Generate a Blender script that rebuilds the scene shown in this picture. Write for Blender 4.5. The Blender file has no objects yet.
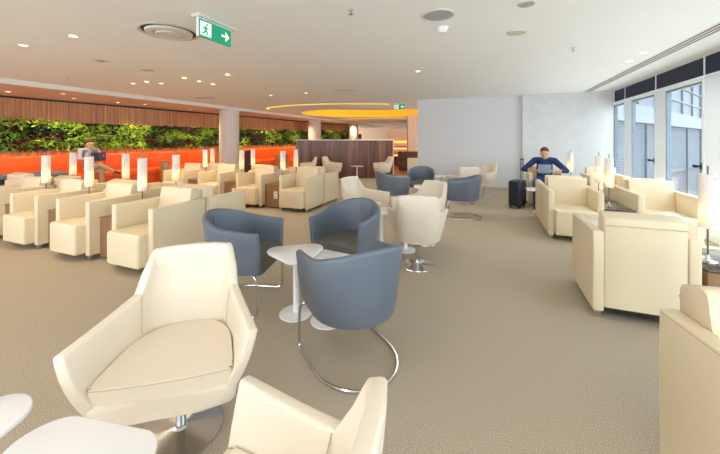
import bpy, bmesh, math, random
from mathutils import Vector, Matrix, noise
random.seed(7)
PI = math.pi
scn = bpy.context.scene
COL = scn.collection
R = math.radians

# ------------------------------------------------------------------ room frame
# the room is aligned with the world axes; the camera looks 21.57 deg to the left of +Y
YAW = math.atan(128.5/325)
CY, SY = math.cos(YAW), math.sin(YAW)
H = 1.40
def W(x, d, z=0.0):
    "point x metres to the right and d metres ahead of the camera stand -> room coordinates"
    return Vector((CY*x - SY*d, SY*x + CY*d, z))
def face(fx, fd):
    "rotation of a thing whose front is its local -Y, so that it faces (fx, fd)"
    v = W(fx, fd)
    return math.atan2(v.y, v.x) + PI/2

# ------------------------------------------------------------------ materials
def lin(c):
    return tuple(((v/255)/12.92 if v/255 <= .04045 else ((v/255+.055)/1.055)**2.4) for v in c)
def mat(name, rgb, rough=.5, metal=0, emit=None, estr=0, bump=None, var=None, spec=.5, trans=0, coat=0):
    m = bpy.data.materials.new(name); m.use_nodes = True
    nt = m.node_tree; b = nt.nodes['Principled BSDF']
    c = lin(rgb)
    b.inputs['Base Color'].default_value = (*c, 1)
    b.inputs['Roughness'].default_value = rough
    b.inputs['Metallic'].default_value = metal
    b.inputs['Specular IOR Level'].default_value = spec
    if trans: b.inputs['Transmission Weight'].default_value = trans
    if coat: b.inputs['Coat Weight'].default_value = coat; b.inputs['Coat Roughness'].default_value = .1
    if emit:
        b.inputs['Emission Color'].default_value = (*lin(emit), 1)
        b.inputs['Emission Strength'].default_value = estr
    tc = nt.nodes.new('ShaderNodeTexCoord')
    if bump:
        sc, st = bump
        n = nt.nodes.new('ShaderNodeTexNoise'); n.inputs['Scale'].default_value = sc; n.inputs['Detail'].default_value = 4
        nt.links.new(tc.outputs['Object'], n.inputs['Vector'])
        bp = nt.nodes.new('ShaderNodeBump'); bp.inputs['Strength'].default_value = st; bp.inputs['Distance'].default_value = .01
        nt.links.new(n.outputs['Fac'], bp.inputs['Height']); nt.links.new(bp.outputs['Normal'], b.inputs['Normal'])
    if var:
        sc, amt = var
        n = nt.nodes.new('ShaderNodeTexNoise'); n.inputs['Scale'].default_value = sc; n.inputs['Detail'].default_value = 3
        nt.links.new(tc.outputs['Object'], n.inputs['Vector'])
        mr = nt.nodes.new('ShaderNodeMapRange')
        mr.inputs['From Min'].default_value = .3; mr.inputs['From Max'].default_value = .7
        mr.inputs['To Min'].default_value = 1-amt; mr.inputs['To Max'].default_value = 1+amt
        nt.links.new(n.outputs['Fac'], mr.inputs['Value'])
        vm = nt.nodes.new('ShaderNodeVectorMath'); vm.operation = 'SCALE'; vm.inputs[0].default_value = c
        nt.links.new(mr.outputs['Result'], vm.inputs['Scale']); nt.links.new(vm.outputs['Vector'], b.inputs['Base Color'])
    return m

def wood(name, c1, c2, c3, scale, along, rough=.45, plank=None):
    "vertical-grained boards; along = object axis that runs across the boards"
    m = bpy.data.materials.new(name); m.use_nodes = True
    nt = m.node_tree; b = nt.nodes['Principled BSDF']; b.inputs['Roughness'].default_value = rough
    tc = nt.nodes.new('ShaderNodeTexCoord'); mp = nt.nodes.new('ShaderNodeMapping')
    s = [.35, .35, .35]; s[along] = scale; mp.inputs['Scale'].default_value = s
    nt.links.new(tc.outputs['Object'], mp.inputs['Vector'])
    n = nt.nodes.new('ShaderNodeTexNoise'); n.inputs['Scale'].default_value = 1; n.inputs['Detail'].default_value = 5; n.inputs['Roughness'].default_value = .7
    nt.links.new(mp.outputs['Vector'], n.inputs['Vector'])
    cr = nt.nodes.new('ShaderNodeValToRGB'); e = cr.color_ramp.elements
    e[0].position = .3; e[0].color = (*lin(c1), 1); e[1].position = .7; e[1].color = (*lin(c3), 1)
    k = cr.color_ramp.elements.new(.5); k.color = (*lin(c2), 1)
    nt.links.new(n.outputs['Fac'], cr.inputs['Fac'])
    nt.links.new(cr.outputs['Color'], b.inputs['Base Color'])
    return m

def carpet():
    m = bpy.data.materials.new('carpet'); m.use_nodes = True
    nt = m.node_tree; b = nt.nodes['Principled BSDF']; b.inputs['Roughness'].default_value = .95; b.inputs['Specular IOR Level'].default_value = .1
    tc = nt.nodes.new('ShaderNodeTexCoord')
    n = nt.nodes.new('ShaderNodeTexNoise'); n.inputs['Scale'].default_value = 190; n.inputs['Detail'].default_value = 3
    nt.links.new(tc.outputs['Object'], n.inputs['Vector'])
    cr = nt.nodes.new('ShaderNodeValToRGB'); e = cr.color_ramp.elements
    e[0].position = .32; e[0].color = (*lin((150, 137, 117)), 1); e[1].position = .68; e[1].color = (*lin((208, 194, 172)), 1)
    nt.links.new(n.outputs['Fac'], cr.inputs['Fac'])
    n2 = nt.nodes.new('ShaderNodeTexNoise'); n2.inputs['Scale'].default_value = .6
    nt.links.new(tc.outputs['Object'], n2.inputs['Vector'])
    mr = nt.nodes.new('ShaderNodeMapRange'); mr.inputs['To Min'].default_value = .93; mr.inputs['To Max'].default_value = 1.07
    nt.links.new(n2.outputs['Fac'], mr.inputs['Value'])
    vm = nt.nodes.new('ShaderNodeVectorMath'); vm.operation = 'SCALE'
    nt.links.new(cr.outputs['Color'], vm.inputs[0]); nt.links.new(mr.outputs['Result'], vm.inputs['Scale'])
    nt.links.new(vm.outputs['Vector'], b.inputs['Base Color'])
    bp = nt.nodes.new('ShaderNodeBump'); bp.inputs['Strength'].default_value = .5; bp.inputs['Distance'].default_value = .004
    nt.links.new(n.outputs['Fac'], bp.inputs['Height']); nt.links.new(bp.outputs['Normal'], b.inputs['Normal'])
    return m

def shade_mat():
    m = bpy.data.materials.new('frosted_shade'); m.use_nodes = True
    nt = m.node_tree; out = nt.nodes['Material Output']; nt.nodes.remove(nt.nodes['Principled BSDF'])
    d = nt.nodes.new('ShaderNodeBsdfDiffuse'); d.inputs[0].default_value = (*lin((230, 230, 234)), 1)
    t = nt.nodes.new('ShaderNodeBsdfTranslucent'); t.inputs[0].default_value = (*lin((252, 240, 220)), 1)
    mx = nt.nodes.new('ShaderNodeMixShader'); mx.inputs[0].default_value = .3
    nt.links.new(d.outputs[0], mx.inputs[1]); nt.links.new(t.outputs[0], mx.inputs[2]); nt.links.new(mx.outputs[0], out.inputs[0])
    return m

def glass_mat():
    m = bpy.data.materials.new('window_glass'); m.use_nodes = True
    nt = m.node_tree; out = nt.nodes['Material Output']; nt.nodes.remove(nt.nodes['Principled BSDF'])
    t = nt.nodes.new('ShaderNodeBsdfTransparent'); t.inputs[0].default_value = (.90, .95, .98, 1)
    g = nt.nodes.new('ShaderNodeBsdfGlossy'); g.inputs['Roughness'].default_value = .02
    lw = nt.nodes.new('ShaderNodeLayerWeight'); lw.inputs['Blend'].default_value = .5
    pw = nt.nodes.new('ShaderNodeMath'); pw.operation = 'POWER'; pw.inputs[1].default_value = 4; nt.links.new(lw.outputs['Facing'], pw.inputs[0])
    fr = nt.nodes.new('ShaderNodeMath'); fr.operation = 'MULTIPLY_ADD'; fr.inputs[1].default_value = .6; fr.inputs[2].default_value = .02; nt.links.new(pw.outputs[0], fr.inputs[0])
    mx = nt.nodes.new('ShaderNodeMixShader')
    nt.links.new(fr.outputs[0], mx.inputs[0]); nt.links.new(t.outputs[0], mx.inputs[1]); nt.links.new(g.outputs[0], mx.inputs[2])
    nt.links.new(mx.outputs[0], out.inputs[0])
    return m

M = {}
M['cream'] = mat('cream_leather', (230, 213, 180), .42, bump=(260, .12), var=(2.2, .03))
M['shell'] = mat('cream_shell_leather', (229, 216, 196), .42, bump=(260, .12))
M['grey'] = mat('slate_leather', (103, 112, 126), .4, bump=(260, .12))
M['greyseat'] = mat('olive_grey_leather', (104, 102, 92), .5, bump=(260, .12))
M['seam'] = mat('seam_piping', (196, 176, 138), .6)
M['chrome'] = mat('chrome', (205, 205, 205), .18, 1)
M['steel'] = mat('brushed_steel', (190, 186, 178), .28, 1)
M['pole'] = mat('brushed_pole', (112, 110, 106), .35, 1)
M['white'] = mat('white_laminate', (242, 240, 242), .3, coat=.3)
M['powder'] = mat('white_powder_coat', (236, 236, 234), .35)
M['cab'] = wood('walnut_cabinet', (122, 90, 62), (146, 110, 76), (164, 128, 90), 12, 0, .4)
M['glosstop'] = mat('dark_glossy_top', (84, 62, 60), .12, coat=.6)
M['plate'] = mat('socket_plate', (240, 240, 238), .4)
M['dark'] = mat('dark_plastic', (30, 30, 32), .5)
M['ceil'] = mat('ceiling_paint', (243, 243, 242), .9, var=(.5, .012))
M['ceillow'] = mat('lower_ceiling_paint', (214, 186, 172), .85)
M['strip'] = mat('bulkhead_white', (240, 240, 238), .7)
M['wallw'] = mat('white_wall_paint', (214, 214, 216), .85)
M['conc'] = mat('pale_concrete', (208, 208, 208), .8, bump=(14, .25), var=(5, .045))
M['creamwall'] = mat('cream_wall_paint', (236, 208, 178), .8)
M['carpet'] = carpet()
M['winwhite'] = mat('window_frame_white', (236, 245, 254), .4)
M['wingrey'] = mat('window_frame_grey', (120, 132, 142), .4)
M['blind'] = mat('navy_blind', (38, 46, 68), .8, bump=(90, .3))
M['glass'] = glass_mat()
M['column'] = mat('column_paint', (222, 215, 208), .5)
M['wallwood'] = wood('feature_wood', (138, 92, 76), (192, 138, 98), (228, 172, 122), 20, 0, .5)
M['partwood'] = wood('partition_wood', (70, 42, 36), (112, 74, 62), (146, 108, 92), 7, 0, .3)
M['orange'] = mat('orange_leather', (240, 96, 26), .4, bump=(120, .1))
M['led'] = mat('warm_led', (255, 200, 120), .5, emit=(255, 150, 50), estr=4.0)
M['amber'] = mat('amber_cove', (255, 190, 60), .6, emit=(255, 160, 24), estr=.8)
M['slotled'] = mat('slot_led', (255, 230, 120), .6, emit=(255, 222, 110), estr=1.0)
M['lens'] = mat('downlight_lens', (255, 240, 210), .5, emit=(255, 226, 170), estr=4)
M['lensoff'] = mat('downlight_lens_dim', (225, 215, 195), .5)
M['shade'] = shade_mat()
M['bulb'] = mat('bulb', (255, 220, 160), .5, emit=(255, 190, 95), estr=6)
M['green'] = mat('sign_green', (20, 150, 112), .4, emit=(20, 160, 118), estr=.35)
M['signwhite'] = mat('sign_white', (240, 250, 245), .4, emit=(240, 250, 245), estr=.35)
M['vent'] = mat('vent_paint', (214, 208, 198), .6)
M['ventdark'] = mat('vent_gap', (52, 50, 50), .8)
M['mesh'] = mat('speaker_mesh', (172, 172, 178), .7)
M['skin'] = mat('skin', (206, 154, 126), .55)
M['navy'] = mat('navy_shirt', (26, 46, 96), .8, bump=(40, .3))
M['jeans'] = mat('blue_jeans', (58, 86, 128), .9, bump=(90, .3))
M['hair'] = mat('brown_hair', (72, 46, 34), .7, bump=(120, .6))
M['greyshirt'] = mat('grey_shirt', (150, 150, 166), .85, bump=(40, .3))
M['khaki'] = mat('khaki_trousers', (178, 158, 132), .9, bump=(90, .3))
M['shoe'] = mat('brown_shoe', (96, 54, 40), .5)
M['tablet'] = mat('grey_tablet', (128, 140, 158), .35)
M['case'] = mat('suitcase_shell', (32, 38, 52), .35)
M['page'] = mat('magazine_page', (70, 60, 84), .5, var=(30, .6))
M['leafA'] = mat('leaf_lime', (150, 186, 58), .6)
M['leafB'] = mat('leaf_green', (92, 142, 44), .6)
M['leafC'] = mat('leaf_dark', (44, 70, 34), .6)
M['leafD'] = mat('leaf_burgundy', (104, 44, 46), .6)
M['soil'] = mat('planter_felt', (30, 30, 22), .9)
M['brownseat'] = mat('brown_leather', (92, 48, 34), .5)
M['woodfloor'] = mat('orange_timber_floor', (176, 112, 52), .35, var=(6, .15))
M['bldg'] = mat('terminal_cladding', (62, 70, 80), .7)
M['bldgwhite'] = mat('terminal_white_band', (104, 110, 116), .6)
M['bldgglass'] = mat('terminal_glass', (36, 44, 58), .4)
M['louvre'] = mat('louvre_grey', (74, 83, 96), .5)
M['apron'] = mat('apron_concrete', (190, 190, 186), .9)

# ------------------------------------------------------------------ mesh helpers
def link(o, parent=None):
    COL.objects.link(o)
    if parent: o.parent = parent
    return o
def obj(name, bm, m, parent=None, smooth=True, angle=35):
    me = bpy.data.meshes.new(name)
    bmesh.ops.recalc_face_normals(bm, faces=bm.faces)
    bm.to_mesh(me); bm.free()
    for mm in (m if isinstance(m, (list, tuple)) else [m]): me.materials.append(mm)
    if smooth:
        for p in me.polygons: p.use_smooth = True
        try: me.set_sharp_from_angle(angle=R(angle))
        except Exception: pass
    o = bpy.data.objects.new(name, me)
    return link(o, parent)
def tag(o, label=None, cat=None, group=None, kind=None):
    if label: o['label'] = label
    if cat: o['category'] = cat
    if group: o['group'] = group
    if kind: o['kind'] = kind
    return o
def thing(name, label, cat, loc=(0, 0, 0), rz=0, group=None):
    o = bpy.data.objects.new(name, None); COL.objects.link(o)
    o.empty_display_size = .1
    o.location = loc; o.rotation_euler = (0, 0, rz)
    return tag(o, label, cat, group)
def kids(o): return [c for c in bpy.data.objects if c.parent == o]
def dup(root, loc, rz, label, group=None):
    def cp(o, par):
        c = o.copy(); COL.objects.link(c)
        if par: c.parent = par
        for ch in kids(o): cp(ch, c)
        return c
    r = cp(root, None); r.location = loc; r.rotation_euler = (0, 0, rz)
    r['label'] = label
    if group: r['group'] = group
    return r
def struct(name, bm, m, smooth=False, parent=None):
    o = obj(name, bm, m, parent, smooth)
    if not parent: o['kind'] = 'structure'
    return o
def NB(): return bmesh.new()
def box(bm, x0, x1, y0, y1, z0, z1, bev=0, seg=2, mx=None):
    r = bmesh.ops.create_cube(bm, size=1)
    vs = r['verts']
    T = Matrix.Translation(((x0+x1)/2, (y0+y1)/2, (z0+z1)/2)) @ Matrix.Diagonal((x1-x0, y1-y0, z1-z0, 1))
    bmesh.ops.transform(bm, matrix=T, verts=vs)
    if bev:
        es = list({e for v in vs for e in v.link_edges})
        g = bmesh.ops.bevel(bm, geom=es, offset=bev, segments=seg, profile=.5, affect='EDGES')
        vs = list({v for f in g['faces'] for v in f.verts} | {v for v in vs if v.is_valid})
    if mx is not None: bmesh.ops.transform(bm, matrix=mx, verts=vs)
    return bm
def cyl(bm, r, z0, z1, x=0, y=0, seg=32, r2=None, bev=0, cap=True):
    g = bmesh.ops.create_cone(bm, cap_ends=cap, segments=seg, radius1=r, radius2=r if r2 is None else r2, depth=z1-z0)
    bmesh.ops.translate(bm, verts=g['verts'], vec=(x, y, (z0+z1)/2))
    return bm
def lathe(bm, prof, seg=40, x=0, y=0):
    rings = []
    for r, z in prof:
        rings.append([bm.verts.new((x+r*math.cos(2*PI*k/seg), y+r*math.sin(2*PI*k/seg), z)) for k in range(seg)])
    for a, b in zip(rings, rings[1:]):
        for k in range(seg): bm.faces.new((a[k], a[(k+1) % seg], b[(k+1) % seg], b[k]))
    if prof[0][0] > 0: bm.faces.new(rings[0][::-1])
    if prof[-1][0] > 0: bm.faces.new(rings[-1])
    return bm
def catmull(pts, n=8, closed=False):
    P = [Vector(p) for p in pts]; out = []
    m = len(P)
    for i in range(m if closed else m-1):
        g = lambda k: P[k % m] if closed else P[max(0, min(m-1, k))]
        a, b, c, d = g(i-1), g(i), g(i+1), g(i+2)
        for j in range(n):
            t = j/n
            out.append(.5*((2*b) + (c-a)*t + (2*a-5*b+4*c-d)*t*t + (3*b-a-3*c+d)*t**3))
    if not closed: out.append(P[-1])
    return out
def tube(bm, pts, r, seg=10):
    pts = [Vector(p) for p in pts]; rings = []
    up = Vector((0, 0, 1)); prev = None
    for i, p in enumerate(pts):
        t = (pts[min(i+1, len(pts)-1)] - pts[max(i-1, 0)]).normalized()
        if prev is None:
            n = t.cross(up)
            if n.length < .01: n = t.cross(Vector((1, 0, 0)))
        else:
            n = prev - t*prev.dot(t)
            if n.length < 1e-4: n = t.orthogonal()
        n.normalize(); prev = n; b = t.cross(n)
        rr = r[i] if isinstance(r, (list, tuple)) else r
        rings.append([bm.verts.new(p + rr*(n*math.cos(2*PI*k/seg) + b*math.sin(2*PI*k/seg))) for k in range(seg)])
    for a, b in zip(rings, rings[1:]):
        for k in range(seg): bm.faces.new((a[k], a[(k+1) % seg], b[(k+1) % seg], b[k]))
    bm.faces.new(rings[0][::-1]); bm.faces.new(rings[-1])
    return bm
def prism(bm, poly, z0, z1, bev=0):
    lo = [bm.verts.new((x, y, z0)) for x, y in poly]; hi = [bm.verts.new((x, y, z1)) for x, y in poly]
    n = len(poly)
    bm.faces.new(lo[::-1]); f = bm.faces.new(hi)
    for k in range(n): bm.faces.new((lo[k], lo[(k+1) % n], hi[(k+1) % n], hi[k]))
    if bev:
        es = [e for e in bm.edges if abs(e.verts[0].co.z-e.verts[1].co.z) < 1e-6]
        bmesh.ops.bevel(bm, geom=es, offset=bev, segments=2, profile=.5, affect='EDGES')
    return bm
def bake(bm, mods, name='tmp'):
    "apply modifiers (kind, settings) to a bmesh and give back a new bmesh"
    me = bpy.data.meshes.new(name); bm.to_mesh(me); bm.free()
    o = bpy.data.objects.new(name, me); COL.objects.link(o)
    for k, kw in mods:
        md = o.modifiers.new(k, k)
        for a, v in kw.items(): setattr(md, a, v)
    bpy.context.view_layer.update()
    ev = o.evaluated_get(bpy.context.evaluated_depsgraph_get())
    nm = bpy.data.meshes.new_from_object(ev)
    out = bmesh.new(); out.from_mesh(nm)
    bpy.data.objects.remove(o); bpy.data.meshes.remove(me); bpy.data.meshes.remove(nm)
    return out

# ------------------------------------------------------------------ the setting
CH = 2.60
XW = 2.88                      # window wall
XB = -8.76                     # bulkhead where the main ceiling ends
YN = 9.78
bm = NB(); box(bm, -14, XW+.02, -5.5, 30, -.1, 0); struct('floor', bm, M['carpet'])

# main ceiling with the oval recess
oc = W(.35, 14.9); ORX, ORY = 3.0, 2.35
bm = NB(); N = 96
x0, x1, y0, y1 = XB, XW+.3, -5.5, 30.0
def edgept(a):
    dx, dy = math.cos(a), math.sin(a)
    t = min(((x1-oc.x)/dx if dx > 1e-9 else 1e9), ((x0-oc.x)/dx if dx < -1e-9 else 1e9),
            ((y1-oc.y)/dy if dy > 1e-9 else 1e9), ((y0-oc.y)/dy if dy < -1e-9 else 1e9))
    return oc.x+dx*t, oc.y+dy*t
angs = sorted([2*PI*k/N for k in range(N)] + [math.atan2(yy-oc.y, xx-oc.x) % (2*PI) for xx in (x0, x1) for yy in (y0, y1)])
def ovpt(a, s=1.0):
    v = W(math.cos(a)*ORX*s, math.sin(a)*ORY*s); return oc.x+v.x, oc.y+v.y
inn = []; out_ = []
for a in angs:
    e = edgept(a); out_.append(bm.verts.new((*e, CH)))
    # oval point in the same direction
    dx, dy = math.cos(a), math.sin(a)
    lx = CY*dx + SY*dy; ly = -SY*dx + CY*dy
    s = 1/math.sqrt((lx/ORX)**2 + (ly/ORY)**2)
    inn.append(bm.verts.new((oc.x+dx*s, oc.y+dy*s, CH)))
n = len(angs)
for k in range(n): bm.faces.new((inn[k], inn[(k+1) % n], out_[(k+1) % n], out_[k]))
ex = bmesh.ops.extrude_face_region(bm, geom=list(bm.faces))
bmesh.ops.translate(bm, verts=[v for v in ex['geom'] if isinstance(v, bmesh.types.BMVert)], vec=(0, 0, .12))
struct('ceiling', bm, M['ceil'])
# recess walls and lid
bm = NB(); lo = []; hi = []
for k in range(N):
    x, y = ovpt(2*PI*k/N, .996); lo.append(bm.verts.new((x, y, CH+.002))); hi.append(bm.verts.new((x, y, CH+.36)))
for k in range(N): bm.faces.new((lo[k], lo[(k+1) % N], hi[(k+1) % N], hi[k]))
struct('ceiling_cove', bm, M['amber'])
bm = NB(); prism(bm, [ovpt(2*PI*k/N, 1.06) for k in range(N)], CH+.36, CH+.4); struct('ceiling_recess', bm, M['ceil'])
# thin curved light slot outside the oval
def slot(cam_pts, wdt, lab):
    bm = NB(); pts = [W(p.x, p.y) for p in catmull([(x, d, 0) for x, d in cam_pts], 8)]; pr = None; n_ = len(pts)-1
    for i, p in enumerate(pts):
        t = (pts[min(i+1, n_)]-pts[max(i-1, 0)]).normalized(); q = Vector((-t.y, t.x, 0))*wdt
        v = [bm.verts.new((p.x+k*q.x, p.y+k*q.y, z)) for z in (CH-.006, CH-.0005) for k in (1, -1)]
        if pr:
            for i0, i1 in ((0, 1), (1, 3), (3, 2), (2, 0)): bm.faces.new((pr[i0], pr[i1], v[i1], v[i0]))
        pr = v
    tag(obj('curved_light_slot', bm, M['slotled'], smooth=False), lab, 'ceiling light', 'curved light slots')
slot([(-3.6, 12.9), (-3.36, 12.1), (-2.05, 11.15), (-.67, 10.85), (.3, 10.85), (.95, 10.95)], .05, 'thin curved yellow light slot in ceiling, in front of the amber oval recess')
slot([(-1.0, 18.8), (.2, 18.3), (1.6, 18.0), (3.2, 17.9)], .09, 'thin yellow light slot in ceiling, behind the amber oval recess')

# bulkhead strip and lower ceiling towards the planted wall
bm = NB(); box(bm, XB-.06, XB, -5.5, 30, CH-.10, CH+.12); struct('trim_1', bm, M['strip'])
bm = NB(); box(bm, -14, XB-.06, -5.5, 30, CH-.10, CH+.12); struct('ceiling_lower', bm, M['ceillow'])

# planted wall: its line starts at W(-8.9,8.03) and runs along (.448,.894)
GD = Vector((.448, .894)); G0 = Vector((-8.9, 8.03))
def G(t, off=0, z=0):
    "t metres along the planted wall, off metres out into the room"
    p = G0 + GD*t + Vector((GD.y, -GD.x))*off
    return W(p.x, p.y, z)
gdir = G(1)-G(0); GRZ = math.atan2(gdir.y, gdir.x)
def gframe(name, bm, m, kind=None, **k):
    o = obj(name, bm, m, smooth=False, **k); o.location = G(0); o.rotation_euler = (0, 0, GRZ)
    return o
# local x = along wall, local y = into the wall side (left), so room is -y
GL = 18.2
bm = NB(); box(bm, -5, GL, 0, .2, 0, 2.5); o = gframe('wall_left', bm, M['wallwood']); o['kind'] = 'structure'
bm = NB(); box(bm, -5, GL, -.02, .0, 2.455, 2.5); o = gframe('trim_2', bm, M['dark']); o['kind'] = 'structure'

# back wall, right: white wall and the pale concrete panel beside the windows
bm = NB(); box(bm, -1.99, .88, YN, YN+.25, 0, CH); struct('wall_back', bm, M['wallw'])
bm = NB(); box(bm, .84, XW, YN-.14, YN, 0, CH); struct('wall_back_panel', bm, M['conc'])
bm = NB(); box(bm, -1.97, .84, YN-.015, YN, 0, .09); struct('baseboard_back', bm, mat('baseboard_paint', (190, 178, 160), .6))
# far end of the lounge
bm = NB(); box(bm, -14, XW, 27.5, 27.7, 0, CH); struct('wall_far', bm, M['creamwall'])

# window wall
bm = NB(); box(bm, XW-.02, XW+.25, -5.5, YN+.2, CH-.02, CH+.12); struct('wall_right', bm, M['winwhite'])
ym = [8.97-1.44*k for k in range(9, -1, -1)]           # mullion lines; each has a wide white panel on its near side
PW = .36; YE = YN-.14; wi = 0
for k, a in enumerate(ym):
    b = ym[k+1]-PW if k+1 < len(ym) else YE
    wi += 1
    ya, yb = a+.03, b
    bm = NB(); box(bm, XW-.05, XW+.05, ya, yb, 0.0, .09); box(bm, XW-.05, XW+.05, ya, yb, 2.24, 2.29)
    fr = struct('window_%d' % wi, bm, M['winwhite'])
    bm = NB(); box(bm, XW-.03, XW+.03, ya, ya+.03, .09, 2.24); box(bm, XW-.03, XW+.03, yb-.03, yb, .09, 2.24); box(bm, XW-.03, XW+.03, ya, yb, 2.21, 2.24)
    obj('window_stile', bm, M['wingrey'], fr, smooth=False)
    bm = NB(); box(bm, XW-.004, XW+.004, ya+.03, yb-.03, .09, 2.21); obj('pane', bm, M['glass'], fr, smooth=False)
    if k < len(ym)-1:
        bm = NB(); box(bm, XW-.05, XW-.03, ya+.0, ya+.03, .97, 1.07); box(bm, XW-.10, XW-.05, ya+.0, ya+.03, 1.005, 1.035); box(bm, XW-.12, XW-.10, ya-.01, ya+.06, 1.0, 1.04)
        obj('handle', bm, M['dark'], fr, smooth=False)
blinds = [(7.55, YE-.02, 'navy roller blind above the windows next to the concrete wall'), (6.11, 7.51, 'navy roller blind in the middle, above the window with the full view out'),
          (4.67, 6.07, 'navy roller blind at the right picture edge')] + [(ym[k]+.02, ym[k+1]-.02, '') for k in range(0, 6)]
for a, b, lab in blinds:
    bm = NB(); box(bm, XW-.03, XW+.02, a, b, 2.30, CH-.022, .004, 1)
    if lab: tag(obj('roller_blind', bm, M['blind'], smooth=False), lab, 'blind', 'navy roller blinds')
    else: o = obj('trim_blind', bm, M['blind'], smooth=False); o['kind'] = 'structure'
for k, y in enumerate(ym):
    bm = NB(); box(bm, XW-.035, XW+.012, y-PW, y-.03, 0, 2.28, .004, 1); struct('trim_%d' % (2*k+3), bm, M['winwhite'])
    bm = NB(); box(bm, XW-.04, XW+.08, y-.028, y+.028, 0, 2.295)
    if y < 9: box(bm, XW-.032, XW+.08, y-.018, y+.018, 2.295, CH-.022); struct('trim_%d' % (2*k+4), bm, M['winwhite'])
bm = NB(); box(bm, XW-.07, XW+.08, ym[0]-PW, YE, 2.28, 2.305); struct('trim_sill_head', bm, M['winwhite'])

# slot diffuser: three dark lines in a white frame along the windows
t = thing('slot_diffuser', 'long black slotted air diffuser in the ceiling along the windows', 'air vent', (2.28, 2.0, CH))
bm = NB(); box(bm, -.085, .085, -5.9, 7.6, -.004, .0); obj('frame', bm, M['vent'], t, smooth=False)
for q in (-.055, 0, .055):
    bm = NB(); box(bm, q-.008, q+.008, -3.9-2.0, 7.58, -.0065, -.004); obj('slot', bm, M['ventdark'], t, smooth=False)

# columns along the bulkhead
for k, (yy, lab) in enumerate(((9.55, 'thick pale round column, nearest of the three, before the planted wall'),
                (16.0, 'pale round column standing behind the curved wooden partition, the middle one'),
                (21.6, 'pale round column farthest away, beside the cream end wall'))):
    bm = NB(); lathe(bm, [(.36, .0), (.36, .12), (.352, .125), (.352, CH-.1)], 48, XB-.3, yy)
    o = obj('round_column', bm, M['column']); o['kind'] = 'structure'; tag(o, lab)

# ------------------------------------------------------------------ planted wall
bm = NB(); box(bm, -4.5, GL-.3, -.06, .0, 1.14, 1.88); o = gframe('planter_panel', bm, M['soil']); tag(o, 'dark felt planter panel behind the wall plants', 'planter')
lm = NB(); rnd = random.Random(3)
def leaf(bm, c, d, L, w, mi):
    d = d.normalized(); s = d.orthogonal().normalized()
    s = Matrix.Rotation(rnd.uniform(0, 6.28), 3, d) @ s; nrm = d.cross(s)
    p = [c, c+d*L*.35+s*w+nrm*.01, c+d*L+nrm*-.25*L, c+d*L*.35-s*w+nrm*.01, c+d*L*.6+nrm*.02]
    v = [bm.verts.new(q) for q in p]
    for f in ((0, 1, 4), (1, 2, 4), (2, 3, 4), (3, 0, 4)):
        ff = bm.faces.new([v[i] for i in f]); ff.material_index = mi
t_ = -4.4
while t_ < GL-.4:
    nx = noise.noise(Vector((t_*.6, 1.7, 0)))
    top = 1.86 + .13*nx + .008*max(0, t_) + .05*math.sin(t_*1.9); bot = 1.12 + .06*noise.noise(Vector((t_*.9, 9, 0)))
    step = .07 if t_ < 6 else .11
    for q in range(40 if t_ < 6 else 34):
        z = bot + (top-bot)*rnd.random()**.95
        tt = t_ + rnd.uniform(-.05, .05)
        a = noise.noise(Vector((tt*1.1, z*3.5, 3.1))); b = noise.noise(Vector((tt*1.7+20, z*3.2, 8))) + rnd.uniform(-.4, .4)
        mi = 1
        if a > .1: mi = 0
        elif a < -.14: mi = 2
        if b > .3: mi = 3
        if b < -.35: mi = 2 if mi else 1
        if 1.2 < tt < 3.4 and rnd.random() < .55: mi = 0
        L = rnd.uniform(.07, .17) * (1.25 if mi == 0 else 1)
        d = Vector((rnd.uniform(-1, 1), rnd.uniform(-1.0, -.25), rnd.uniform(-.8, .6)))
        leaf(lm, Vector((tt, -.06-rnd.random()*.14, z)), d, L, L*rnd.uniform(.14, .3), mi)
    t_ += step
o = gframe('wall_plants', lm, [M['leafA'], M['leafB'], M['leafC'], M['leafD']])
tag(o, 'long band of lime, green and burgundy foliage on the wooden wall', 'plants', kind='stuff')

# ------------------------------------------------------------------ orange banquettes
def banquette(t0, t1, lab, nseg):
    root = thing('orange_banquette', lab, 'sofa', G(0), GRZ, 'orange banquettes along the planted wall')
    w = (t1-t0)/nseg
    for k in range(nseg):
        a = t0+w*k
        bm = NB(); box(bm, a+.006, a+w-.006, -.26, -.08, .44, .97, .035, 3); obj('backrest', bm, M['orange'], root)
        bm = NB(); box(bm, a+.006, a+w-.006, -.74, -.2, .28, .47, .035, 3); obj('seat', bm, M['orange'], root)
    bm = NB(); box(bm, t0, t1, -.68, -.1, 0, .28); obj('plinth', bm, M['orange'], root, smooth=False)
    bm = NB(); box(bm, t0, t1, -.07, -.04, .93, .965); obj('led_strip', bm, M['led'], root, smooth=False)
    return root
banquette(-4.6, 6.15, 'long glowing orange banquette under the plants, where the reading man sits', 8)
banquette(6.9, 16.8, 'glowing orange banquette under the plants, to the right of the thick round column', 8)
for k, (t, lab) in enumerate(((3.55, 'tan socket pedestal before the orange banquette, nearest to the reading man'),
                              (9.15, 'tan socket pedestal before the orange banquette, left one past the column'),
                              (9.75, 'tan socket pedestal before the orange banquette, right one past the column'))):
    p = G(t, .9); root = thing('socket_pedestal', lab, 'pedestal', (p.x, p.y, 0), GRZ, 'socket pedestals at the banquette')
    bm = NB(); box(bm, -.11, .11, -.08, .08, 0, .70, .01, 2); obj('body', bm, mat('tan_leather', (168, 122, 70), .5), root)
    bm = NB(); box(bm, -.05, .05, -.092, -.08, .46, .63, .003, 1); pl = obj('socket_plate', bm, M['steel'], root)
    bm = NB(); box(bm, -.02, .02, -.098, -.09, .48, .52); box(bm, -.02, .02, -.098, -.09, .56, .60); obj('socket', bm, M['dark'], pl, smooth=False)
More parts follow.
